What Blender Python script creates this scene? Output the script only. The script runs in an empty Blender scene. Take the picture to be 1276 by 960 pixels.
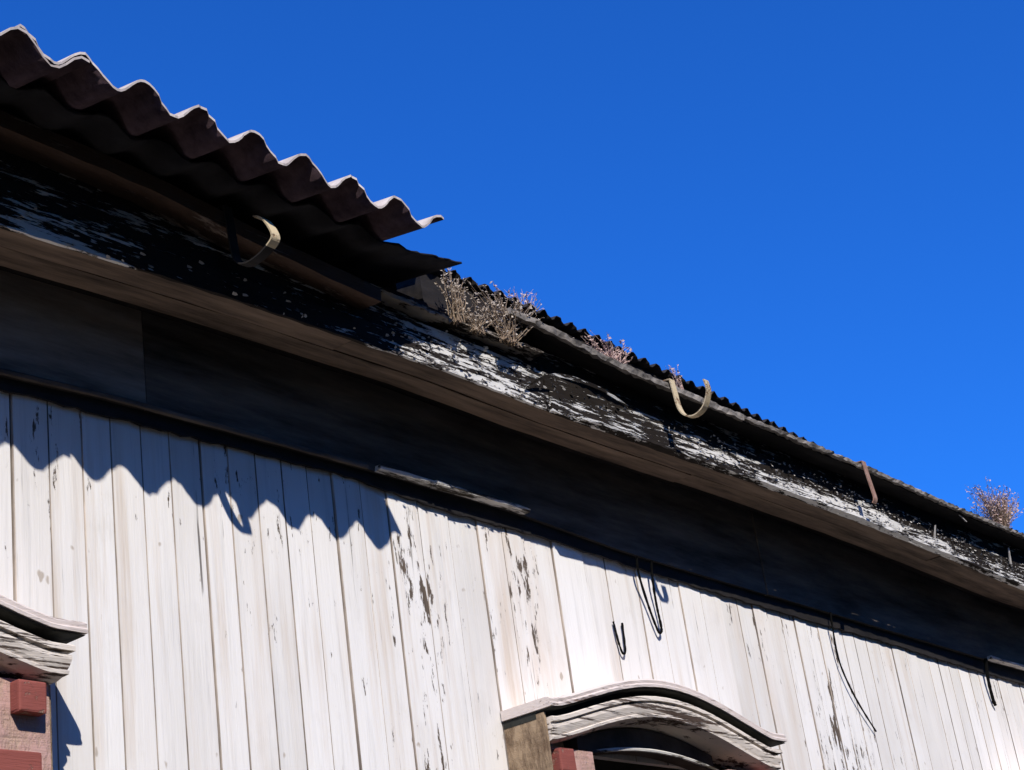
import bpy, bmesh, math, random
from mathutils import Matrix, Vector
random.seed(7)
S = bpy.context.scene
COL = S.collection

# ------------------------------------------------------------------ camera
cd = bpy.data.cameras.new('camera'); cam = bpy.data.objects.new('camera', cd); COL.objects.link(cam)
RX, RY, RZ = (0.6323, 0.2309, 0.7395), (-0.7629, 0.3513, 0.5427), (-0.1345, -0.9073, 0.3983)
m = Matrix.Identity(4)
for i, r in enumerate((RX, RY, RZ)):
    m[i][0], m[i][1], m[i][2] = r[0], -r[1], -r[2]
m[0][3], m[1][3], m[2][3] = 0.0, -2.83, 1.55
cam.matrix_world = m
cd.sensor_width = 36.0; cd.lens = 36.0 * 2177 / 1276
cd.clip_start = 0.05; cd.clip_end = 3000
S.camera = cam
S.render.resolution_x, S.render.resolution_y = 1024, 770

# ------------------------------------------------------------------ sky, sun, exposure
SUN = Vector((0.36, 0.56, -0.563)).normalized()          # direction the light travels
elev = math.asin(-SUN.z); azim = math.atan2(-SUN.x, -SUN.y)   # compass bearing towards the sun, from +Y towards +X
W = bpy.data.worlds.new('World'); S.world = W; W.use_nodes = True
nt = W.node_tree; nt.nodes.clear()
sk = nt.nodes.new('ShaderNodeTexSky'); sk.sky_type = 'NISHITA'; sk.sun_disc = False
sk.sun_elevation = elev; sk.sun_rotation = azim
sk.altitude = 300; sk.air_density = 1.0; sk.dust_density = 0.4; sk.ozone_density = 4.0
gm = nt.nodes.new('ShaderNodeMix'); gm.data_type = 'RGBA'; gm.blend_type = 'MULTIPLY'; gm.inputs[0].default_value = 1.0; gm.inputs[7].default_value = (.072, .362, .885, 1)   # the deep, cold blue of the print, over the whole sky
bg = nt.nodes.new('ShaderNodeBackground'); bg.inputs['Strength'].default_value = 0.13
wo = nt.nodes.new('ShaderNodeOutputWorld')
nt.links.new(sk.outputs[0], gm.inputs[6]); nt.links.new(gm.outputs[2], bg.inputs['Color']); nt.links.new(bg.outputs[0], wo.inputs['Surface'])
sl = bpy.data.lights.new('sun', 'SUN'); sl.energy = 2.9; sl.angle = math.radians(0.5); sl.color = (1.0, 0.945, 0.865)
so = bpy.data.objects.new('sun', sl); COL.objects.link(so); so.location = (-6, -9, 12)
so.rotation_euler = SUN.to_track_quat('-Z', 'Y').to_euler()
vs = S.view_settings; vs.view_transform = 'Standard'; vs.look = 'None'; vs.exposure = 0.82; vs.gamma = 1.0; vs.use_curve_mapping = False
S.render.engine = 'CYCLES'
S.cycles.max_bounces = 6; S.cycles.diffuse_bounces = 3

# ------------------------------------------------------------------ helpers
def link(name, me, mat=None, parent=None):
    o = bpy.data.objects.new(name, me); COL.objects.link(o)
    if mat is not None and me is not None and not me.materials: me.materials.append(mat)
    if parent is not None: o.parent = parent
    return o
def empty(name, loc=(0, 0, 0), parent=None):
    o = bpy.data.objects.new(name, None); COL.objects.link(o); o.location = loc; o.empty_display_size = 0.1
    if parent is not None: o.parent = parent
    return o
def tag(o, label=None, cat=None, group=None, kind=None):
    for k, v in (('label', label), ('category', cat), ('group', group), ('kind', kind)):
        if v: o[k] = v
    return o
def mesh(name, vs_, fs_, smooth=False):
    me = bpy.data.meshes.new(name); me.from_pydata(vs_, [], fs_); me.update()
    bm = bmesh.new(); bm.from_mesh(me); bmesh.ops.recalc_face_normals(bm, faces=bm.faces); bm.to_mesh(me); bm.free()
    if smooth:
        for p in me.polygons: p.use_smooth = True
    return me
class MB:
    def __init__(s): s.v = []; s.f = []
    def add(s, v, f):
        n = len(s.v); s.v += [tuple(p) for p in v]; s.f += [tuple(i + n for i in q) for q in f]; return s
    def box(s, x0, x1, y0, y1, z0, z1):
        return s.add([(x0,y0,z0),(x1,y0,z0),(x1,y1,z0),(x0,y1,z0),(x0,y0,z1),(x1,y0,z1),(x1,y1,z1),(x0,y1,z1)],
                     [(0,3,2,1),(4,5,6,7),(0,1,5,4),(1,2,6,5),(2,3,7,6),(3,0,4,7)])
    def tube(s, pts, r, n=6):
        pts = [Vector(p) for p in pts]; rs = r if isinstance(r, (list, tuple)) else [r] * len(pts); v = []
        for i, p in enumerate(pts):
            t = (pts[min(i+1, len(pts)-1)] - pts[max(i-1, 0)]).normalized()
            a = t.orthogonal().normalized() if i == 0 else (a - t * a.dot(t)).normalized()
            b = t.cross(a)
            for k in range(n):
                c = 2 * math.pi * k / n; v.append(p + (a * math.cos(c) + b * math.sin(c)) * rs[i])
        f = [(i*n+k, i*n+(k+1)%n, (i+1)*n+(k+1)%n, (i+1)*n+k) for i in range(len(pts)-1) for k in range(n)]
        f += [tuple(range(n-1, -1, -1)), tuple((len(pts)-1)*n+k for k in range(n))]
        return s.add(v, f)
    def build(s, name, mat, parent=None, smooth=False):
        return link(name, mesh(name, s.v, s.f, smooth), mat, parent)
def bevel_box(name, dims, r, mat, parent):
    me = mesh(name, *(lambda q: (q.v, q.f))(MB().box(*dims))); bm = bmesh.new(); bm.from_mesh(me)
    bmesh.ops.bevel(bm, geom=bm.edges[:], offset=r, segments=2, affect='EDGES', profile=.6)
    for q in bm.verts: q.co += Vector((random.uniform(-1, 1), random.uniform(-1, 1), random.uniform(-1, 1))) * r * .18
    bm.to_mesh(me); bm.free(); return link(name, me, mat, parent)
def interp(tab):
    def g(x):
        if x <= tab[0][0]: return tab[0][1]
        for (a, za), (b, zb) in zip(tab, tab[1:]):
            if x <= b: return za + (zb - za) * (x - a) / (b - a)
        return tab[-1][1]
    return g
def frange(a, b, step):
    n = max(1, int(round((b - a) / step))); return [a + (b - a) * i / n for i in range(n + 1)]
def sweep_x(prof, xs, zf, wob=0.0, yf=None):
    """closed (y, z) profile carried along x, its height following zf(x)"""
    v, f, n = [], [], len(prof)
    for x in xs:
        for (y, z) in prof:
            v.append((x, y + (yf(x) if yf else 0) + random.uniform(-wob, wob), z + zf(x) + random.uniform(-wob, wob)))
    for i in range(len(xs) - 1):
        for k in range(n): f.append((i*n+k, i*n+(k+1)%n, (i+1)*n+(k+1)%n, (i+1)*n+k))
    f += [tuple(range(n)), tuple((len(xs)-1)*n+k for k in range(n-1, -1, -1))]
    return v, f

# ------------------------------------------------------------------ materials
class Mat:
    def __init__(s, name, rough=0.85, spec=0.25):
        s.m = bpy.data.materials.new(name); s.m.use_nodes = True; s.t = s.m.node_tree; s.t.nodes.clear()
        s.b = s.t.nodes.new('ShaderNodeBsdfPrincipled'); o = s.t.nodes.new('ShaderNodeOutputMaterial')
        s.t.links.new(s.b.outputs[0], o.inputs[0]); s.b.inputs['Roughness'].default_value = rough
        s.b.inputs['Specular IOR Level'].default_value = spec
        s.tc = s.t.nodes.new('ShaderNodeTexCoord'); s.oi = s.t.nodes.new('ShaderNodeObjectInfo')
    def set(s, k, v):
        i = s.b.inputs[k]
        if hasattr(v, 'links'): s.t.links.new(v, i)
        else: i.default_value = v
    def coord(s, scale, rnd=0.0):
        mp = s.t.nodes.new('ShaderNodeMapping'); mp.inputs['Scale'].default_value = scale
        s.t.links.new(s.tc.outputs['Object'], mp.inputs['Vector'])
        if rnd:
            mm = s.t.nodes.new('ShaderNodeMath'); mm.operation = 'MULTIPLY'; mm.inputs[1].default_value = rnd
            s.t.links.new(s.oi.outputs['Random'], mm.inputs[0])
            cx = s.t.nodes.new('ShaderNodeCombineXYZ'); s.t.links.new(mm.outputs[0], cx.inputs[0]); s.t.links.new(mm.outputs[0], cx.inputs[1]); s.t.links.new(mm.outputs[0], cx.inputs[2])
            s.t.links.new(cx.outputs[0], mp.inputs['Location'])
        return mp.outputs[0]
    def noise(s, scale, detail=4, rough=0.6, rnd=0.0, sc=1.0):
        n = s.t.nodes.new('ShaderNodeTexNoise'); n.inputs['Scale'].default_value = sc; n.inputs['Detail'].default_value = detail; n.inputs['Roughness'].default_value = rough
        s.t.links.new(s.coord(scale, rnd), n.inputs['Vector']); return n.outputs['Fac']
    def ramp(s, fac, stops, interp_='LINEAR'):
        r = s.t.nodes.new('ShaderNodeValToRGB'); r.color_ramp.interpolation = interp_
        e = r.color_ramp.elements
        while len(e) < len(stops): e.new(0.5)
        for k, (p, c) in zip(e, stops):
            k.position = p; k.color = (c, c, c, 1) if isinstance(c, (int, float)) else (*c, 1)
        s.t.links.new(fac, r.inputs[0]); return r.outputs[0]
    def mix(s, fac, a, b, mode='MIX'):
        n = s.t.nodes.new('ShaderNodeMix'); n.data_type = 'RGBA'; n.blend_type = mode
        for sock, v in ((n.inputs[0], fac), (n.inputs[6], a), (n.inputs[7], b)):
            if hasattr(v, 'links'): s.t.links.new(v, sock)
            else: sock.default_value = v if isinstance(v, (int, float)) else (*v, 1)
        return n.outputs[2]
    def math(s, op, a, b=0.0):
        n = s.t.nodes.new('ShaderNodeMath'); n.operation = op
        for sock, v in ((n.inputs[0], a), (n.inputs[1], b)):
            if hasattr(v, 'links'): s.t.links.new(v, sock)
            else: sock.default_value = v
        return n.outputs[0]
    def bump(s, h, strength=0.3, dist=0.005):
        n = s.t.nodes.new('ShaderNodeBump'); n.inputs['Strength'].default_value = strength; n.inputs['Distance'].default_value = dist
        s.t.links.new(h, n.inputs['Height']); s.t.links.new(n.outputs[0], s.b.inputs['Normal'])

def m_wall():
    M = Mat('weathered_white_board_paint', 0.75)
    tone = M.ramp(M.noise((1.2, 1, .5), 5, .6, 40), [(.3, (.70, .675, .645)), (.5, (.82, .795, .77)), (.7, (.88, .86, .845))])
    tint = M.mix(M.oi.outputs['Random'], (.965, .955, .945), (1, 1, 1)); c = M.mix(1.0, tone, tint, 'MULTIPLY')
    # rusty and tan runs down the boards
    st = M.ramp(M.noise((17, 1, .8), 5, .6, 9), [(.52, 0), (.72, .75)])
    big = M.ramp(M.noise((1.1, 1, 1.0), 3, .55), [(.44, .0), (.62, .85)])
    c = M.mix(M.math('MULTIPLY', st, big), c, (.52, .38, .25))
    # soft grey weathering in cloudy patches and fine upright grain
    gr = M.ramp(M.noise((44, 1, 2.0), 6, .72, 17), [(.52, 0), (.76, .5)])
    c = M.mix(gr, c, (.50, .485, .47))
    cl = M.ramp(M.noise((9, 1, 5), 6, .7, 31), [(.56, 0), (.74, .28)])
    c = M.mix(cl, c, (.56, .52, .47))
    # a rotten, stained run above the arched window and a flaked one left of it
    sx = M.t.nodes.new('ShaderNodeSeparateXYZ'); M.t.links.new(M.tc.outputs['Object'], sx.inputs[0]); px = sx.outputs[0]
    def band(x0, w):
        r = M.t.nodes.new('ShaderNodeMapRange'); r.inputs['From Min'].default_value = 0; r.inputs['From Max'].default_value = w; r.inputs['To Min'].default_value = 1; r.inputs['To Max'].default_value = 0
        M.t.links.new(M.math('ABSOLUTE', M.math('SUBTRACT', px, x0)), r.inputs['Value']); return r.outputs[0]
    tanm = M.math('MULTIPLY', M.math('MAXIMUM', band(3.76, .22), M.math('MULTIPLY', band(5.0, .35), .6)), M.ramp(M.noise((11, 1, 1.6), 5, .65, 3), [(.40, 0), (.68, .6)]))
    c = M.mix(tanm, c, (.56, .40, .26))
    # knots and nail heads
    kn = M.ramp(M.noise((30, 1, 20), 2, .4, 57), [(.735, 0), (.78, .7)])
    c = M.mix(kn, c, (.36, .29, .22))
    # paint lost down to dark wood, in upright slivers
    zone = M.ramp(M.noise((1.3, 1, .9), 3, .55), [(.44, .0), (.62, .115)])
    wear = M.math('MULTIPLY', M.math('MAXIMUM', M.math('MAXIMUM', band(3.33, .10), band(3.78, .10)), M.math('MULTIPLY', band(5.6, 1.6), .72)), .125)
    fl = M.math('ADD', M.math('ADD', M.noise((46, 1, 9), 7, .7, 23), zone), wear)
    chip = M.ramp(fl, [(.725, 0), (.745, 1)])
    wood = M.mix(M.noise((160, 1, 6), 3), (.03, .024, .02), (.20, .15, .11))
    c = M.mix(chip, c, wood)
    crk = M.math('MULTIPLY', M.ramp(M.noise((95, 1, 1.6), 4, .6, 71), [(.665, 0), (.70, .85)]), M.ramp(M.noise((3, 1, 4), 3, .6, 13), [(.48, 0), (.58, 1)]))
    c = M.mix(crk, c, (.07, .055, .045))
    M.set('Base Color', c)
    h = M.math('SUBTRACT', M.noise((90, 90, 5), 6, .65, 5), chip)
    M.bump(h, .45, .003)
    return M.m
def m_peel(name, paint, wood, lo, hi, sx=9, sz=80, boost=None):
    """flaking paint, torn along the grain (which runs along x)"""
    M = Mat(name, 0.85, 0.08)
    n = M.math('ADD', M.math('MULTIPLY', M.noise((sx, 30, sz), 8, .72, 3), .62), M.math('MULTIPLY', M.noise((1.6, 6, 14), 3, .6), .38))
    if boost:                                     # paint better kept around one place along the board
        q = M.t.nodes.new('ShaderNodeSeparateXYZ'); M.t.links.new(M.tc.outputs['Object'], q.inputs[0])
        r = M.t.nodes.new('ShaderNodeMapRange'); r.inputs['From Max'].default_value = boost[1]; r.inputs['To Min'].default_value = boost[2]; r.inputs['To Max'].default_value = 0
        M.t.links.new(M.math('ABSOLUTE', M.math('SUBTRACT', q.outputs[0], boost[0])), r.inputs['Value']); n = M.math('ADD', n, r.outputs[0])
    k = M.ramp(n, [(lo, 0), (hi, 1)])
    w = M.mix(M.noise((12, 40, 240), 5, .7), tuple(v * .45 for v in wood), tuple(v * 1.7 for v in wood))
    p = M.mix(M.noise((7, 20, 50), 5, .7), tuple(v * .72 for v in paint), paint)
    M.set('Base Color', M.mix(k, w, p))
    M.bump(M.math('ADD', k, M.math('MULTIPLY', M.noise((14, 60, 260), 4, .7), .5)), .8, .004)
    return M.m
def m_plain(name, c0, c1, scale=(8, 8, 8), rough=.85, bump=.25, spec=.2):
    M = Mat(name, rough, spec); n = M.noise(scale, 7, .68, 7)
    M.set('Base Color', M.mix(M.ramp(n, [(.32, 0), (.68, 1)]), c0, c1)); M.bump(M.noise(tuple(v * 5 for v in scale), 5, .7), bump, .003)
    return M.m
MT = dict(
    wall=m_wall(),
    joint=m_plain('dirty_board_edge', (.07, .055, .045), (.62, .53, .45), (30, 30, 3)),
    backing=m_plain('dark_gap_timber', (.02, .017, .014), (.05, .04, .03)),
    fascia=m_peel('flaking_white_fascia_paint', (.80, .78, .74), (.020, .016, .013), .495, .51, 8, 100),
    fascia_mid=m_peel('thinly_painted_fascia', (.72, .70, .66), (.020, .016, .013), .535, .55, 8, 95),
    fascia_bare=m_peel('mostly_bare_fascia_paint', (.50, .50, .50), (.022, .018, .018), .56, .575),
    fascia_white=m_peel('fairly_whole_white_fascia_paint', (.84, .82, .78), (.022, .018, .016), .56, .575, 8, 80, (3.42, .45, .125)),
    fascia_up=m_peel('bare_upper_fascia', (.62, .60, .58), (.022, .018, .018), .555, .57),
    eave_l=m_peel('brown_eave_plank', (.34, .27, .23), (.085, .055, .042), .56, .60, 5, 60),
    eave_b=m_peel('splintered_dark_plank', (.48, .42, .36), (.03, .024, .02), .50, .53, 9, 60),
    eave_r=m_plain('grey_weathered_eave_strip', (.025, .022, .02), (.40, .36, .32), (16, 30, 40)),
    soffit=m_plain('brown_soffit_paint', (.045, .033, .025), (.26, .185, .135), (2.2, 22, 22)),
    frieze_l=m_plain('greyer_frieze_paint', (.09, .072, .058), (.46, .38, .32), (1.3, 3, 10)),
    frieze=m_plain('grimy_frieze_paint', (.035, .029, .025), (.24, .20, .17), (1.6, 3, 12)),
    bead=m_peel('worn_frieze_bead', (.74, .71, .67), (.06, .05, .04), .46, .50, 5, 50),
    hood_cap=m_peel('worn_pinkish_cap_paint', (.80, .70, .65), (.22, .14, .11), .39, .45, 9, 60),
    groove=m_plain('shade_dark_groove', (.012, .014, .012), (.04, .04, .035), (20, 20, 20)),  # shade of the undercut and cap underside put into the colour
    hood=m_peel('flaking_window_hood_paint', (.84, .75, .66), (.10, .07, .055), .45, .475, 6, 120),
    slate_under=m_plain('shade_dark_sheet_underside', (.028, .017, .022), (.10, .064, .074), (16, 16, 16), .9, .4),  # darker copy of the sheet colour, standing in for shade underneath
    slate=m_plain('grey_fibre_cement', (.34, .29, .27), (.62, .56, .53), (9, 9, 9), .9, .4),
    felt=m_plain('black_roofing_felt', (.008, .008, .010), (.022, .02, .022), (10, 10, 10), .9, .4),
    iron=m_plain('blackened_corrugated_iron', (.012, .012, .014), (.04, .035, .033), (14, 14, 14), .7, .3),
    shade_dark=m_plain('shade_dark_timber', (.010, .009, .010), (.03, .026, .025), (8, 30, 30)),  # near-black timber, holding the shade under eave and roof in its colour
    pink=m_peel('faded_pink_casing_paint', (.62, .39, .34), (.46, .32, .24), .40, .52, 22, 10),
    red=m_peel('worn_red_block_paint', (.31, .095, .078), (.44, .31, .23), .40, .46, 22, 22),
    tan=m_peel('bare_tan_casing_side', (.44, .32, .21), (.15, .10, .065), .42, .55, 22, 8),
    strap=m_peel('rust_spotted_ochre_strap_iron', (.66, .54, .35), (.24, .12, .07), .40, .47, 30, 40),
    rust=m_plain('rusty_strap_iron', (.20, .10, .07), (.38, .25, .19), (40, 40, 40), .7, .3),
    frame=m_plain('dark_sash_paint', (.05, .04, .036), (.12, .10, .09), (9, 9, 9)),
    stone=m_plain('rubble_plinth_stone', (.22, .20, .18), (.38, .35, .32), (5, 5, 5)),
    soil=m_plain('dry_yard_soil_and_grass', (.035, .035, .018), (.10, .08, .05), (.9, .9, .9)),
    wire=m_plain('black_wire', (.003, .003, .003), (.008, .008, .008), (30, 30, 30), .95, .1, .05),
    weed=m_plain('dry_weed_stalk', (.15, .10, .065), (.42, .32, .23), (60, 60, 60)),
    leaf=m_plain('withered_weed_leaf', (.22, .17, .12), (.66, .58, .50), (50, 50, 50)),
    plume=m_plain('pinkish_seed_plume', (.50, .32, .27), (.72, .56, .50), (50, 50, 50)),
    sliver=m_plain('pale_wood_sliver', (.36, .33, .30), (.66, .63, .60), (60, 60, 60)),
)
g = Mat('window_glass', .06, .5); g.set('Base Color', (.012, .013, .015, 1)); MT['glass'] = g.m

# ------------------------------------------------------------------ ground
tag(MB().add([(-400,-400,0),(400,-400,0),(400,400,0),(-400,400,0)], [(0,1,2,3)]).build('ground', MT['soil']), kind='structure')

# trees added across the yard, out of view, to keep sky light off the eave
tb = MB(); rnd = random.Random(3)
for _ in range(42):
    cx, cy, h, r = rnd.uniform(-20, 22), rnd.uniform(-13, -9.5), rnd.uniform(9.6, 11.5), rnd.uniform(1.5, 2.4)
    tb.tube([(cx, cy, 0), (cx + rnd.uniform(-.2, .2), cy, h*.5), (cx, cy, h*.95)], [.2, .13, .03], 6)
    for _ in range(1100):
        t = rnd.random() ** .8; a = rnd.uniform(0, 6.283); q = r * (1 - t ** 1.6 * .85) * math.sqrt(rnd.random()) * rnd.uniform(.8, 1.1)
        p = Vector((cx + math.cos(a)*q, cy + math.sin(a)*q, .5 + t * (h - .5)))
        d = Vector((rnd.gauss(0, 1), rnd.gauss(0, 1), rnd.gauss(0, 1))).normalized(); e = d.orthogonal().normalized() * .13; d = d * .24
        tb.add([p - d, p + e, p + d, p - e], [(0, 1, 2, 3)])
MT['wood'] = m_plain('shade_tree_foliage', (.02, .035, .015), (.05, .075, .03), (3, 3, 3))
tag(tb.build('added_shade_trees', MT['wood']), kind='stuff')

# ------------------------------------------------------------------ the house
X0, X1, YB = -3.1, 9.4, 6.2                      # ends and back of the house
zf = interp([(1.2,3.37),(1.865,3.372),(2.118,3.382),(2.481,3.396),(2.75,3.399),(3.228,3.408),(3.709,3.396),(4.181,3.397),(4.727,3.402),(5.413,3.398),(6.1,3.378),(6.784,3.352),(9.4,3.33)])     # fascia foot
zb = interp([(1.2,3.14),(1.997,3.142),(2.325,3.156),(3.129,3.163),(3.717,3.160),(4.287,3.128),(5.028,3.115),(6.693,3.089),(9.4,3.07)])                # frieze foot
house = tag(empty('wooden_house', (3.1, 0, 0)), 'old wooden house with white board wall, flaking eaves and broken corrugated roof', 'house')
house.location = (0, 0, 0)
wall = MB()
wall.box(X0+.03, X1-.03, .026, .14, .45, 3.42)
wall = wall.build('wall', MT['backing'], house)

WINS = [(-1.19, 0), (1.502, 0), (4.155, 0), (7.20, 0)]
OPEN_W, OPEN_Z0, OPEN_Z1 = .335, 1.05, 2.52
joints = [2.074,2.167,2.256,2.336,2.423,2.507,2.598,2.682,2.772,2.859,2.948,3.036,3.135,3.233,3.352,3.477,3.597,3.702,3.805,3.931,4.079,4.191,4.349,4.46,4.58,4.70,4.824,4.925,5.02,5.112,5.204,5.29,5.37,5.45,5.532,5.625,5.711,5.80,5.90,6.0,6.111,6.2,6.3,6.385,6.475,6.56,6.654,6.74,6.83,6.92,7.0,7.062]
x = joints[0]
while x > X0 + .1: x -= random.uniform(.084, .1); joints.insert(0, max(x, X0))
x = joints[-1]
while x < X1 - .1: x += random.uniform(.084, .105); joints.append(min(x, X1))
def board(x0, x1, z0, z1, dy, tw):
    c = .0018; t = .024
    pr = [(x0, .024), (x0, -t*0+c), (x0+c, 0), (x1-c, 0), (x1, c), (x1, .024)]
    v = []
    for k, z in enumerate((z0, z1)):
        for (px, py) in pr: v.append((px + (tw if k else 0), py + dy * (1 if py < .02 else 0), z))
    n = 6; f = [(k, (k+1) % n, n+(k+1) % n, n+k) for k in range(n)] + [tuple(range(n-1, -1, -1)), tuple(range(n, 2*n))]
    me = mesh('wall_board', v, f); me.materials.append(MT['wall']); me.materials.append(MT['joint'])
    for k in (0, 1, 3, 4, 5): me.polygons[k].material_index = 1
    return me
for a, b in zip(joints, joints[1:]):
    gl, gr_ = random.choice([.0003, .0006, .001, .002]), random.choice([.0003, .0005, .001])
    dy = random.uniform(-.0025, .003); tw = random.uniform(-.002, .002)
    spans = [(.5, 3.40)]
    for cx, _ in WINS:
        if b > cx - OPEN_W and a < cx + OPEN_W: spans = [(.5, OPEN_Z0), (OPEN_Z1, 3.40)]
    for z0, z1 in spans:
        link('wall_board', board(a + gl, b - gr_, z0, z1, dy, tw), MT['wall'], wall)
# other sides, plinth
sd = MB(); sd.box(X0, X0+.024, .02, YB, .5, 3.45); sd.box(X1-.024, X1, .02, YB, .5, 3.45); sd.box(X0, X1, YB, YB+.024, .5, 3.45)
sd.add([(X0+.01,.2,3.45),(X0+.01,YB-.1,3.45),(X0+.01,3.0,4.12)], [(0,1,2)]); sd.add([(X1-.01,.2,3.45),(X1-.01,YB-.1,3.45),(X1-.01,3.0,4.12)], [(0,1,2)])
sd.build('rear_wall', MT['wall'], house)
MB().box(X0-.06, X1+.06, -.06, YB+.08, -.05, .5).build('plinth', MT['stone'], house)

# ------------------------------------------------------------------ windows
def arch(u, rise=.103):
    u = abs(u)
    return 0 if u >= .54 else rise * (0.5 + 0.5 * math.cos(math.pi * u / .54)) ** .60
HOOD_TOP = 2.608
def window(cx):
    w = empty('window', (cx, 0, 0), house)
    def mould(name, prof, half, mat, mitre, left=None):
        us = frange(-(left or half), half, .018); n = len(prof); v, f = [], []; pm = max(-p[0] for p in prof)
        for i, u in enumerate(us):
            for (py, pz) in prof:
                ins = (pm + py) * mitre if i == len(us) - 1 or (i == 0 and not left) else 0
                uu = u + (ins if i == 0 else -ins)
                v.append((uu, py + random.uniform(-.0005, .0005), pz + HOOD_TOP + arch(u) + random.uniform(-.0004, .0004)))
        back = []
        for i in range(len(us)):                                  # each height carried straight back to the wall
            b = []
            for k in range(n):
                q = v[i*n+k]; b.append((q[0], -.0015, q[2]))
            back.append(b)
        for i in range(len(us) - 1):
            for k in range(n - 1): f.append((i*n+k, i*n+k+1, (i+1)*n+k+1, (i+1)*n+k))
        o = len(v)
        for b in back: v += b
        for i in range(len(us) - 1):
            f.append((i*n, (i+1)*n, o+(i+1)*n, o+i*n)); f.append((i*n+n-1, o+i*n+n-1, o+(i+1)*n+n-1, (i+1)*n+n-1))
        for i in (0, len(us) - 1):
            for k in range(n - 1): f.append((i*n+k, o+i*n+k, o+i*n+k+1, i*n+k+1))
        return link(name, mesh(name, v, f), MT[mat], w)
    mould('hood_cap', [(-.150, .001), (-.163, -.001), (-.168, -.006), (-.166, -.014), (-.171, -.018), (-.170, -.025), (-.150, -.0255)], .615, 'hood_cap', 0, .566)
    mould('hood_groove', [(-.167, -.0285), (-.163, -.0300), (-.112, -.0305), (-.112, -.047)], .611, 'groove', .45, .561)
    mould('hood', [(-.112, -.0475), (-.156, -.048), (-.159, -.051), (-.159, -.061), (-.148, -.0625), (-.147, -.0665), (-.154, -.068), (-.1545, -.076), (-.150, -.090), (-.147, -.097), (-.150, -.099), (-.149, -.106), (-.138, -.110), (-.121, -.114)], .592, 'hood', 1.0, .551)
    zt = HOOD_TOP - .116
    for sgn in (-1, 1):
        a, b = (-.550, -.335) if sgn < 0 else (.335, .562)
        MB().box(a, b, -.112, -.001, .98, zt).build('casing', MT['pink'], w)
        if sgn < 0: MB().box(-.560, -.5525, -.138, -.002, .98, HOOD_TOP - .034).build('casing_side', MT['tan'], w)
        else: MB().box(.5625, .5685, -.108, -.002, .98, zt - .002).build('casing_side', MT['tan'], w)
        c0, c1 = (a + .028, a + .092) if sgn < 0 else (b - .092, b - .028)
        bevel_box('casing_block', (c0, c1, -.143, -.1125, zt - .070, zt - .008), .005, MT['red'], w)
        bevel_box('casing_panel', (a + .045, b - .03, -.126, -.1125, 1.15, zt - .140), .005, MT['red'], w)
    # arched head board with a bead along its edge
    us = frange(-.334, .334, .03); v, f = [], []
    low = lambda u: 2.528 - .32 * u * u
    for u in us:
        v += [(u, -.066, low(u)), (u, -.066, HOOD_TOP + arch(u) - .118), (u, -.02, HOOD_TOP + arch(u) - .118), (u, -.02, low(u))]
    for i in range(len(us) - 1):
        for k in range(4): f.append((i*4+k, i*4+(k+1) % 4, i*4+4+(k+1) % 4, i*4+4+k))
    f += [(0, 1, 2, 3), tuple(len(us)*4-1-k for k in range(4))]
    link('head_board', mesh('head_board', v, f), MT['frame'], w)
    MB().tube([(u, -.078, low(u) + .001) for u in us], .0055, 6).build('head_bead', MT['bead'], w)
    fr = MB(); fr.box(-.334, -.285, .03, .07, OPEN_Z0, 2.50); fr.box(.285, .334, .03, .07, OPEN_Z0, 2.50); fr.box(-.285, .285, .03, .07, OPEN_Z0, OPEN_Z0+.05)
    fr.box(-.02, .02, .031, .07, OPEN_Z0+.05, 2.46); fr.box(-.285, .285, .03, .07, 2.43, 2.51); fr.box(-.285, -.02, .032, .069, 1.95, 1.985); fr.box(.02, .285, .032, .069, 1.95, 1.985)
    fr.build('frame', MT['frame'], w)
    for (a, b) in ((-.285, -.02), (.02, .285)):
        for (c, d) in ((OPEN_Z0+.05, 1.95), (1.985, 2.43)):
            MB().box(a, b, .048, .052, c, d).build('pane', MT['glass'], w)
    MB().box(-.62, .62, -.19, .0, .93, .979).build('sill', MT['hood'], w)
    return w
for cx, _ in WINS: window(cx)

# ------------------------------------------------------------------ boxed eave: frieze, soffit, fascia
def seg(a, b): return frange(a, b, .12)
FY = .026                                         # how far the frieze stands off the boards
zb2 = lambda x: zb(x) + .034
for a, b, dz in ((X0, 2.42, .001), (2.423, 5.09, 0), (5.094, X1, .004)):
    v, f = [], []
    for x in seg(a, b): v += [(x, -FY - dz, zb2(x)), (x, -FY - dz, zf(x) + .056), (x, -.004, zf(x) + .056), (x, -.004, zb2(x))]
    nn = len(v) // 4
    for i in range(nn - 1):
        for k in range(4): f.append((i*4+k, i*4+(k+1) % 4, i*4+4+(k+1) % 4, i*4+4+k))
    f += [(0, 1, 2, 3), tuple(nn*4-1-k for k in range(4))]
    me = mesh('frieze_board', v, f); me.materials.append(MT['frieze_l' if a == X0 else 'frieze']); me.materials.append(MT['shade_dark'])
    for i in range(3, (nn - 1) * 4, 4): me.polygons[i].material_index = 1  # underside coloured near-black in place of its shade
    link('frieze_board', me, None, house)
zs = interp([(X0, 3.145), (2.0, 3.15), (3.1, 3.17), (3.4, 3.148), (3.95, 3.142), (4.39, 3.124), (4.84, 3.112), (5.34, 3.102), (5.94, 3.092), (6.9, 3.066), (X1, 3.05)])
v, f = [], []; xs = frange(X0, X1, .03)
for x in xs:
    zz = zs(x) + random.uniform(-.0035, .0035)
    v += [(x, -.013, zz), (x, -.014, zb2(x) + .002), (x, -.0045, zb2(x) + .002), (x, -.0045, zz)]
for i in range(len(xs) - 1):
    for k in range(4): f.append((i*4+k, i*4+(k+1) % 4, i*4+4+(k+1) % 4, i*4+4+k))
f += [(0, 1, 2, 3), tuple(len(xs)*4-1-k for k in range(4))]
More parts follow.
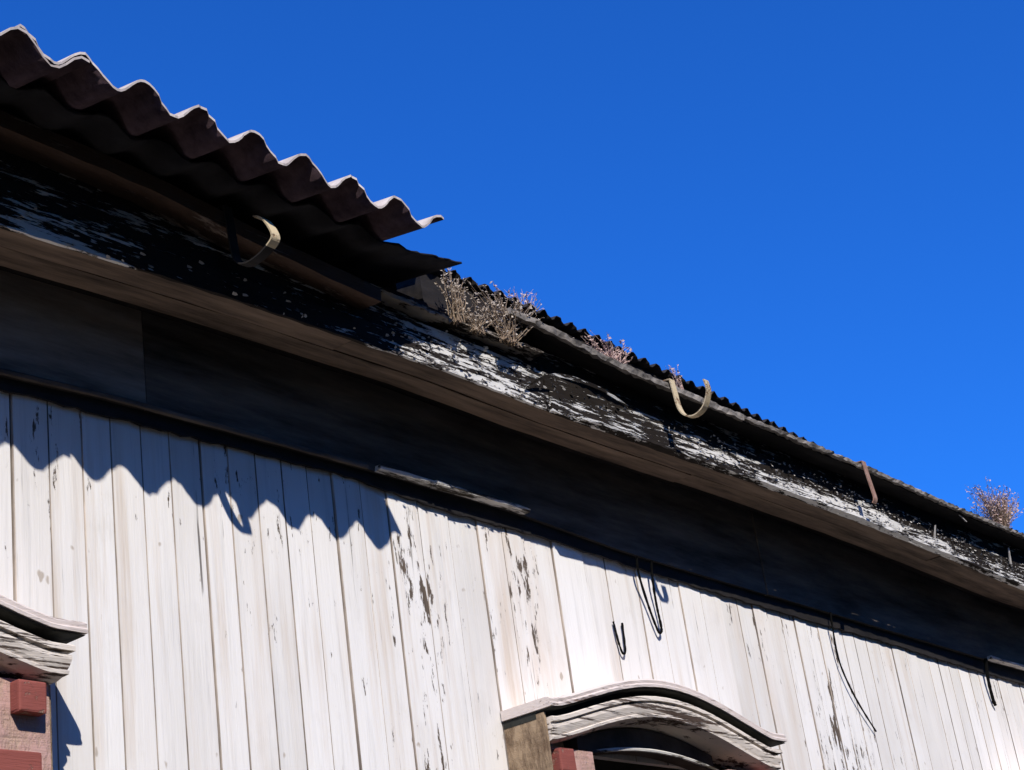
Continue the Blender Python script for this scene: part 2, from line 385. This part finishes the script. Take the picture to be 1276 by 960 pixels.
link('frieze_shade_strip', mesh('frieze_shade_strip', v, f), MT['shade_dark'], house)  # near-black strip standing in for deep shadow below the frieze
for a, b, d, mt in ((X0, 3.14, .002, 'frieze'), (3.17, 3.38, .018, 'bead'), (3.385, 3.78, .022, 'bead'), (6.80, X1, .02, 'bead')):  # white pieces paint in where sun catches the bead; the rest stays dark
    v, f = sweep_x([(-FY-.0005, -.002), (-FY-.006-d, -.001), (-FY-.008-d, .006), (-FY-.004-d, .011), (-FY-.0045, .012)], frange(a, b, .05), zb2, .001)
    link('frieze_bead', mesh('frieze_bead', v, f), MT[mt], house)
for a, b, y0, y1, dz in ((X0, 2.9, -.250, -.172, 0), (2.905, 6.1, -.250, -.172, .002), (6.105, X1, -.250, -.172, 0), (X0, 1.7, -.1695, -.100, .003), (1.706, 4.5, -.1695, -.100, .001), (4.506, X1, -.1695, -.100, .004)):
    v, f = sweep_x([(y0, .010 + dz), (y1, .011 + dz), (y1, .03), (y0, .03)], seg(a, b), zf, .001)
    link('soffit_board', mesh('soffit_board', v, f), MT['soffit'], house)
v, f = sweep_x([(-.115, .045), (-.02, .047), (-.02, .06), (-.115, .06)], seg(X0, X1), zf, .001)
link('soffit_recess', mesh('soffit_recess', v, f), MT['shade_dark'], house)  # recess coloured near-black, its shade put into the material
fps = ((X0, 1.1), (1.103, 1.2), (1.203, 3.66), (3.664, 4.28), (4.286, 6.2), (6.205, X1))
FM = ('fascia_bare', 'fascia_bare', 'fascia_white', 'fascia', 'fascia', 'fascia')
FU = ('fascia_bare', 'fascia_bare', 'fascia_white', 'fascia_mid', 'fascia_mid', 'fascia_mid')
for i, (a, b) in enumerate(fps):
    d = (0, .0, .001, -.004, .003, 0)[i]
    v, f = sweep_x([(-.262+d, .0), (-.264+d, .062), (-.258+d, .068), (-.252, .069), (-.252, .0)], frange(a, b, .03), zf, .0013)
    link('fascia_board', mesh('fascia_board', v, f), MT[FM[i]], house)
    v, f = sweep_x([(-.250+d, .071), (-.254+d, .120), (-.247+d, .127), (-.238, .127), (-.238, .071)], frange(a, b, .03), zf, .0013)
    link('fascia_board', mesh('fascia_board', v, f), MT[FU[i]], house)
    v, f = sweep_x([(-.242+d, .129), (-.242+d, .20), (-.22, .20), (-.22, .129)], frange(a, b, .05), zf, .001)
    link('fascia_board', mesh('fascia_board', v, f), MT['fascia_up'], house)
for a, b in ((3.78, 5.2), (5.204, X1)):           # a lath added at the fascia foot to drop the eave shadow lower
    v, f = sweep_x([(-.2665, -.005), (-.287, -.004), (-.288, .004), (-.284, .007), (-.2665, .008)], frange(a, b, .025), zf, .0015)
    link('shadow_lath', mesh('shadow_lath', v, f), MT['fascia'], house)
# curled paint flakes standing off the fascia
fl = MB()
for _ in range(2200):
    x = random.uniform(1.4, 7.2); r = random.random()
    if x < 3.0 and r > .14: continue
    if r < .5: y, z = -.264, zf(x) + random.uniform(.001, .066)
    elif r < .8: y, z = -.254, zf(x) + random.uniform(.073, .125)
    else: y, z = -.268, zf(x) + random.uniform(-.006, .006)
    w, h = random.uniform(.004, .018), random.uniform(.002, .006); k = random.uniform(.001, .007); sk_ = random.uniform(-.002, .002)
    up = random.choice((0, 1))
    ya, yb_ = (y - .0005, y - k) if up else (y - k, y - .0005)
    q = [(x, ya, z - h/2), (x + w*.6, ya, z - h/2 + sk_), (x + w, (ya+yb_)/2, z + sk_), (x + w*.55, yb_, z + h/2 + sk_), (x - w*.1, yb_, z + h/2)]
    fl.add(q, [(0, 1, 2, 3, 4)])
fo = fl.build('paint_flakes', MT['sliver'], house); fo['kind'] = 'stuff'

# eave plank on the left, sagging towards its broken end; grey strip on the right
zel = interp([(1.2,3.60),(1.82,3.60),(2.235,3.592),(2.491,3.56),(2.94,3.531),(3.151,3.529),(3.65,3.536)])
zer = interp([(3.44,3.628),(3.607,3.622),(3.939,3.598),(4.193,3.592),(4.989,3.588),(5.436,3.586),(6.197,3.568),(9.4,3.56)])
v, f = sweep_x([(-.322, -.040), (-.325, -.003), (-.319, 0), (-.243, 0), (-.243, -.03), (-.305, -.040)], frange(X0, 2.93, .06), lambda x: zel(x) if x > 1.2 else 3.60, .0015)
link('eave_plank', mesh('eave_plank', v, f), MT['eave_l'], house)
v, f = sweep_x([(-.290, -.012), (-.292, -.003), (-.288, 0), (-.243, 0), (-.243, -.012)], frange(2.935, 3.63, .025), lambda x: zel(x) + .028, .003)
link('eave_plank', mesh('eave_plank', v, f), MT['eave_b'], house)
for a, b, h in ((3.45, 4.62, .020), (4.625, 6.0, .014), (6.005, X1, .014)):
    v, f = sweep_x([(-.330, -h), (-.333, -.003), (-.327, 0), (-.315, .001), (-.317, -h)], frange(a, b, .02), zer, .003)
    link('eave_strip', mesh('eave_strip', v, f), MT['eave_r'], house)
v, f = sweep_x([(-.3145, -.016), (-.3145, -.002), (-.22, .008), (-.22, -.008)], frange(3.46, X1, .1), zer, .001)
link('eave_board', mesh('eave_board', v, f), MT['shade_dark'], house)  # underside behind the eave strip, near-black to paint in its shade
# dark battens closing the eave under the roofing
SL = .18
zr = lambda y: 3.592 + SL * (y + .56)
MB().add(*sweep_x([(-.241, -.02), (-.241, .022), (-.16, .03), (-.16, -.02)], frange(X0, 3.2, .3), lambda x: 3.575)).build('eave_batten', MT['shade_dark'], house)
ziron = interp([(3.2,3.722),(3.386,3.718),(3.779,3.712),(4.177,3.698),(4.623,3.680),(5.119,3.645),(5.6,3.622),(9.4,3.61)])
MB().add(*sweep_x([(-.235, -.125), (-.235, -.012), (-.15, .02), (-.15, -.125)], frange(3.2, X1, .2), ziron)).build('eave_batten', MT['shade_dark'], house)

# ------------------------------------------------------------------ roof
roof = MB()
def slab(y0, y1, off0, off1):
    return [(X0-.05, y0, zr(y0)-off0), (X1+.05, y0, zr(y0)-off0), (X1+.05, y1, zr(y1)-off1), (X0-.05, y1, zr(y1)-off1),
            (X0-.05, y0, zr(y0)-off0-.03), (X1+.05, y0, zr(y0)-off0-.03), (X1+.05, y1, zr(y1)-off1-.03), (X0-.05, y1, zr(y1)-off1-.03)]
RID = 3.05
roof.add(slab(-.16, RID, .07, .07), [(0,1,2,3),(7,6,5,4),(0,4,5,1),(1,5,6,2),(2,6,7,3),(3,7,4,0)])
q = slab(-.16, RID, .07, .07); q = [(a, 2*RID - b, c) for a, b, c in q]
roof.add(q, [(3,2,1,0),(4,5,6,7),(1,5,4,0),(2,6,5,1),(3,7,6,2),(0,4,7,3)])
roof = roof.build('roof', MT['shade_dark'], house)
def corr_mesh(name, width, pitch, amp, length, phase, thick, spp=10, rough=0.0, ny=5, zfx=None, mats=None, irr=0.0):
    xs = frange(0, width, pitch / spp); v, f = [], []
    nx = len(xs); wv = [(random.uniform(-irr, irr), 1 + random.uniform(-irr, irr) * 25) for _ in range(int(width / pitch) + 3)]; jag = [random.uniform(-rough, rough) for _ in xs]
    for side in (0, 1):
        for j in range(ny + 1):
            d = length * j / ny
            for i, x in enumerate(xs):
                q = x / pitch + .5; iw = int(q); t_ = q - iw; t_ = t_ * t_ * (3 - 2 * t_)
                dz_ = wv[iw][0] * (1 - t_) + wv[iw + 1][0] * t_; am_ = wv[iw][1] * (1 - t_) + wv[iw + 1][1] * t_
                z = amp * am_ * math.cos(2 * math.pi * x / pitch + phase) + dz_ + (zfx(x) if zfx else 0)
                yy = d + (jag[i] if j == 0 else 0)
                v.append((x, yy, SL * yy + z - side * thick))
    o = nx * (ny + 1)
    for j in range(ny):
        for i in range(nx - 1):
            a = j*nx+i
            f.append((a, a+1, a+1+nx, a+nx)); f.append((o+a, o+a+nx, o+a+1+nx, o+a+1))
    for i in range(nx - 1):
        f.append((i, o+i, o+i+1, i+1)); a = ny*nx+i; f.append((a, a+1, o+a+1, o+a))
    for j in range(ny):
        a = j*nx; f.append((a, a+nx, o+a+nx, o+a)); a = j*nx+nx-1; f.append((a, o+a, o+a+nx, a+nx))
    me = mesh(name, v, f, True)
    for p in me.polygons[2 * ny * (nx - 1):]: p.use_smooth = False
    if mats:
        for m_ in mats: me.materials.append(MT[m_])
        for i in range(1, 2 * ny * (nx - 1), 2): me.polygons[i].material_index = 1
    return me
# fibre cement sheets, eight waves each; the last one ends at x = 2.915 on a rising wave
SW = 1.2125
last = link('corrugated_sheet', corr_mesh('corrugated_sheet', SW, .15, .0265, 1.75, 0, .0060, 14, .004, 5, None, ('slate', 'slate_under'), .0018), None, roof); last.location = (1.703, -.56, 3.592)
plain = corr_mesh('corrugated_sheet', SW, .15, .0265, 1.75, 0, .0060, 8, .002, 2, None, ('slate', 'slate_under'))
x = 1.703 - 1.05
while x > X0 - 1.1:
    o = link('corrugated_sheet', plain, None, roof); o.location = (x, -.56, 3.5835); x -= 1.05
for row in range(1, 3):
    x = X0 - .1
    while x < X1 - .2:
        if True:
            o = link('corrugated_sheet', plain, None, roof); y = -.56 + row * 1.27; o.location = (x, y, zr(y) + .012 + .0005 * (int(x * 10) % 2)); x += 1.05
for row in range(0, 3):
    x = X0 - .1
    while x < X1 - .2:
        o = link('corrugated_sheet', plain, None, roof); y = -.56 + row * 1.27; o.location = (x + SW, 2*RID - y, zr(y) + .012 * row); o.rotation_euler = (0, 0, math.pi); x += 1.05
# black felt under the left sheets, its end sticking out past them
def felt():
    xs = frange(X0, 3.17, .02); v, f = [], []
    ys = (-.43, -.32, -.17, .1); nx = len(xs)
    for s in (0, 1):
        for j, y in enumerate(ys):
            for x in xs:
                am = .013 if x < 2.80 else max(0, .013 * (1 - (x - 2.80) / .12))
                lift = max(0, (x - 2.92)) * .20
                yy = y + (random.uniform(-.006, .006) if j == 0 else 0) + (max(0, x - 2.9) * .12 if j == 0 else 0)
                v.append((x, yy, zr(yy) - .024 + am * math.cos(2*math.pi*(x - 1.703)/.15) + lift - s * .006))
    o = nx * len(ys)
    for j in range(len(ys) - 1):
        for i in range(nx - 1):
            a = j*nx+i; f.append((a, a+1, a+1+nx, a+nx)); f.append((o+a, o+a+nx, o+a+1+nx, o+a+1))
    for i in range(nx - 1): f.append((i, o+i, o+i+1, i+1))
    for j in range(len(ys) - 1):
        a = j*nx+nx-1; f.append((a, o+a, o+a+nx, a+nx))
    link('roofing_felt', mesh('roofing_felt', v, f, True), MT['felt'], roof)
felt()
# thin iron sheets on the right, edge raised on battens
for a, b in ((3.17, 4.05), (4.02, 4.95), (4.92, 5.9), (5.87, 6.9), (6.87, 7.9), (7.87, 8.9)):
    me = corr_mesh('iron_sheet', b - a, .0645, .0105, .95, random.uniform(0, 6), .0015, 8, .003, 4, lambda x, a=a: ziron(x + a) - ziron(a))
    o = link('iron_sheet', me, MT['iron'], roof); o.location = (a, -.26, ziron(a) + (.004 if int(a * 10) % 2 else 0))

# ------------------------------------------------------------------ gutter brackets
def strap(mb, path, w, t):
    """flat strap bent in the y-z plane, w wide along x"""
    n = len(path); v = []
    for i, (x, y, z) in enumerate(path):
        p0, p1 = path[max(i-1, 0)], path[min(i+1, n-1)]
        dy, dz = p1[1]-p0[1], p1[2]-p0[2]; l = math.hypot(dy, dz) or 1; ny_, nz_ = -dz/l, dy/l
        for (sx, sn) in ((-1, -1), (1, -1), (1, 1), (-1, 1)): v.append((x + sx*w/2, y + sn*ny_*t/2, z + sn*nz_*t/2))
    f = [(i*4+k, i*4+(k+1) % 4, i*4+4+(k+1) % 4, i*4+4+k) for i in range(n-1) for k in range(4)] + [(3, 2, 1, 0), (n*4-4, n*4-3, n*4-2, n*4-1)]
    mb.add(v, f)
def smooth(pts, n=6):
    out = []; P = [Vector(p) for p in pts]
    for i in range(len(P) - 1):
        a, b, c, d = P[max(i-1, 0)], P[i], P[i+1], P[min(i+2, len(P)-1)]
        for k in range(n):
            t = k / n
            out.append(tuple(.5 * ((2*b) + (c-a)*t + (2*a-5*b+4*c-d)*t*t + (3*b-a-3*c+d)*t**3)))
    return out + [tuple(P[-1])]
def bracket(path, label, mats):
    o = empty('gutter_bracket', path[0]); tag(o, label, 'bracket', 'gutter brackets along the eave')
    P = smooth(path); k = int(len(P) * mats[2])
    off = Vector(path[0]); P = [tuple(Vector(p) - off) for p in P]
    a = MB(); strap(a, P[:k+1], .025, .004); a.build('shank', MT[mats[0]], o)
    a = MB(); strap(a, P[k:], .025, .004); a.build('hook_end', MT[mats[1]], o)
    a = MB(); strap(a, [tuple(Vector(q) - off) for q in ((path[0][0], path[0][1]+.001, path[0][2]-.0005), (path[0][0], path[0][1]+.05, path[0][2]+.004), (path[0][0], path[0][1]+.09, path[0][2]+.03))], .025, .004); a.build('fixing_tail', MT[mats[0]], o)
    return o
x = 2.42
bracket([(x,-.338,3.575),(x,-.345,3.50),(x,-.356,3.43),(x,-.385,3.405),(x,-.43,3.405),(x+.004,-.468,3.425),(x+.004,-.474,3.445),(x,-.455,3.485),(x,-.428,3.505)], 'curled ochre gutter bracket hanging in shade below the overhanging corrugated sheet', ('shade_dark', 'strap', .58))  # shank and tail painted near-black as shade; only the hook is ochre
x = 4.205
bracket([(x,-.338,3.603),(x,-.342,3.56),(x,-.348,3.505),(x,-.365,3.474),(x+.002,-.395,3.462),(x+.004,-.428,3.475),(x+.004,-.450,3.508),(x,-.457,3.53),(x-.004,-.455,3.555)], 'pale U-shaped gutter bracket standing against the sky at mid eave', ('strap', 'strap', .7))
x = 5.40
bracket([(x,-.338,3.592),(x,-.342,3.54),(x,-.348,3.48),(x-.004,-.352,3.446),(x-.008,-.345,3.43)], 'rusty straight gutter bracket with its hook broken off, farthest right', ('rust', 'rust', .75))

# ------------------------------------------------------------------ wires, lath, slivers
def wire(name, pts, r, label):
    P = smooth(pts, 8)
    tag(MB().tube(P, [r * random.uniform(.8, 1.2) for _ in P], 6).build(name, MT['wire']), label, 'wire')
wire('dangling_wire', [(5.50,-.038,3.14),(5.504,-.030,3.083),(5.525,-.018,2.965),(5.59,-.016,2.845),(5.70,-.012,2.733)], .0034, 'long curved black wire hanging down the boards right of the arched window')
wire('wire_loop', [(4.312,-.038,3.15),(4.322,-.028,3.10),(4.363,-.016,3.011),(4.395,-.014,2.935),(4.412,-.014,2.930),(4.418,-.014,2.95),(4.410,-.016,3.018),(4.394,-.028,3.09),(4.39,-.038,3.15)], .0040, 'narrow V-shaped loop of black wire hanging above the arched window')
wire('wire_scrap', [(4.176,-.006,2.934),(4.180,-.008,2.886),(4.193,-.008,2.842),(4.211,-.008,2.85),(4.221,-.006,2.936)], .0034, 'small U-shaped black wire scrap lying against boards above the arched window')
wire('wire_stub', [(6.765,-.038,3.12),(6.768,-.026,3.04),(6.79,-.016,2.96),(6.805,-.014,2.935)], .0075, 'short thick black wire stub hanging at the far right of the wall')
a = MB(); P = smooth([(3.55,-.268,3.435),(3.60,-.285,3.47),(3.68,-.296,3.497),(3.80,-.30,3.503),(3.90,-.298,3.500),(4.02,-.285,3.487)])
for i, p in enumerate(P): pass
v, f = [], []
for i, (x, y, z) in enumerate(P):
    w = .0035 * math.sin(math.pi * (i + 1.5) / (len(P) + 2)) + .002
    v += [(x, y, z - w), (x, y - .003, z + w), (x, y + .003, z + w), (x, y + .002, z - w)]
for i in range(len(P) - 1):
    for k in range(4): f.append((i*4+k, i*4+(k+1) % 4, i*4+4+(k+1) % 4, i*4+4+k))
f += [(3, 2, 1, 0), tuple(len(v)-4+k for k in range(4))]
tag(link('peeled_lath', mesh('peeled_lath', v, f), MT['fascia']), 'bowed pale lath sprung loose from the fascia between the weeds and bracket', 'lath')
def splinter(x, y, z, dx, dz, w, label):
    v = [(x-w, y, z), (x+w, y, z), (x+dx+w*.4, y-.02, z+dz), (x+dx-w*.4, y-.02, z+dz), (x-w, y+.004, z), (x+w, y+.004, z), (x+dx+w*.4, y-.016, z+dz), (x+dx-w*.4, y-.016, z+dz)]
    tag(link('wood_splinter', mesh('wood_splinter', v, [(0,1,2,3),(7,6,5,4),(0,4,5,1),(1,5,6,2),(2,6,7,3),(3,7,4,0)]), MT['sliver']), label, 'splinter', 'splinters on the eave')
splinter(6.19, -.30, 3.575, .04, -.05, .008, 'pale splinter hanging from the grey eave strip left of dry bush')
splinter(6.03, -.262, 3.44, -.01, .045, .006, 'pale upright splinter on the flaking fascia, lower of two near bush')
splinter(6.72, -.262, 3.45, -.03, .06, .009, 'pale splinter at the right edge of the picture')

# ------------------------------------------------------------------ dry weeds
def weed(base, h, spread, nst, nleaf, label, lm='leaf', sm='weed', leaf=.010, lean=(0, 0), name='dry_weed', thin=.0016):
    o = empty(name, base); tag(o, label, 'weed', 'dry weeds on the eave')
    st, lf = MB(), MB()
    for s in range(nst):
        ang = random.uniform(0, 2*math.pi); out = random.uniform(.2, 1) * spread; hh = h * random.uniform(.5, 1)
        tip = Vector((math.cos(ang)*out + lean[0], math.sin(ang)*out*.35 + lean[1], hh))
        mid = tip * .5 + Vector((random.uniform(-.02, .02), random.uniform(-.012, .012), hh * .12))
        b0 = Vector((random.uniform(-.25, .25)*spread, random.uniform(-.015, .015), 0))
        P = smooth([b0, mid, tip], 4); st.tube(P, [thin * (1.25 - i / len(P)) for i in range(len(P))], 4)
        for k in range(nleaf):
            t = random.uniform(.15, 1.0); i = min(len(P)-2, int(t * (len(P)-1))); p = Vector(P[i]).lerp(Vector(P[i+1]), random.random())
            d = Vector((random.uniform(-1, 1), random.uniform(-1, 1), random.uniform(-.5, 1))).normalized(); n_ = d.orthogonal().normalized()
            n_.rotate(Matrix.Rotation(random.uniform(0, 6.3), 3, d)); L_ = leaf * random.uniform(.5, 1.5); w_ = L_ * random.uniform(.14, .36)
            q = [p, p + d*L_*.5 + n_*w_, p + d*L_ + d.cross(n_)*L_*.2, p + d*L_*.5 - n_*w_]
            lf.add(q, [(0, 1, 2), (0, 2, 3)])
    st.build('stalks', MT[sm], o)['kind'] = 'stuff'; lf.build('leaves', MT[lm], o)['kind'] = 'stuff'
    return o
weed((3.245, -.300, 3.535), .165, .075, 30, 16, 'pale dry weed beside the end of the roofing felt', leaf=.009, thin=.0013)
weed((3.47, -.300, 3.535), .165, .17, 70, 14, 'broad clump of dry weeds growing from the broken eave', leaf=.009, thin=.0013)
weed((3.335, -.295, 3.533), .08, .11, 40, 12, 'low dry weeds between the two tall clumps on the broken eave', leaf=.008, thin=.0012)
weed((3.66, -.22, 3.67), .115, .12, 70, 9, 'thin pinkish weed plumes above the roof edge behind the broad clump', 'plume', 'plume', .007, thin=.0008)
weed((4.00, -.27, 3.612), .095, .13, 60, 9, 'pinkish tuft of dry grass on the grey eave strip left of U-shaped bracket', 'plume', 'plume', .009, thin=.0009)
weed((4.40, -.25, 3.61), .125, .04, 20, 9, 'thin upright pinkish plume just behind the U-shaped bracket', 'plume', 'plume', .008, lean=(-.03, 0), thin=.0009)
weed((3.82, -.27, 3.605), .05, .10, 24, 8, 'low dry grass on the grey eave strip right of the broad weed clump', 'leaf', 'weed', .008, thin=.001)
weed((6.70, -.27, 3.56), .215, .22, 260, 12, 'bushy brown dry weed on the roof edge at far right', 'plume', 'weed', .009, thin=.0009)
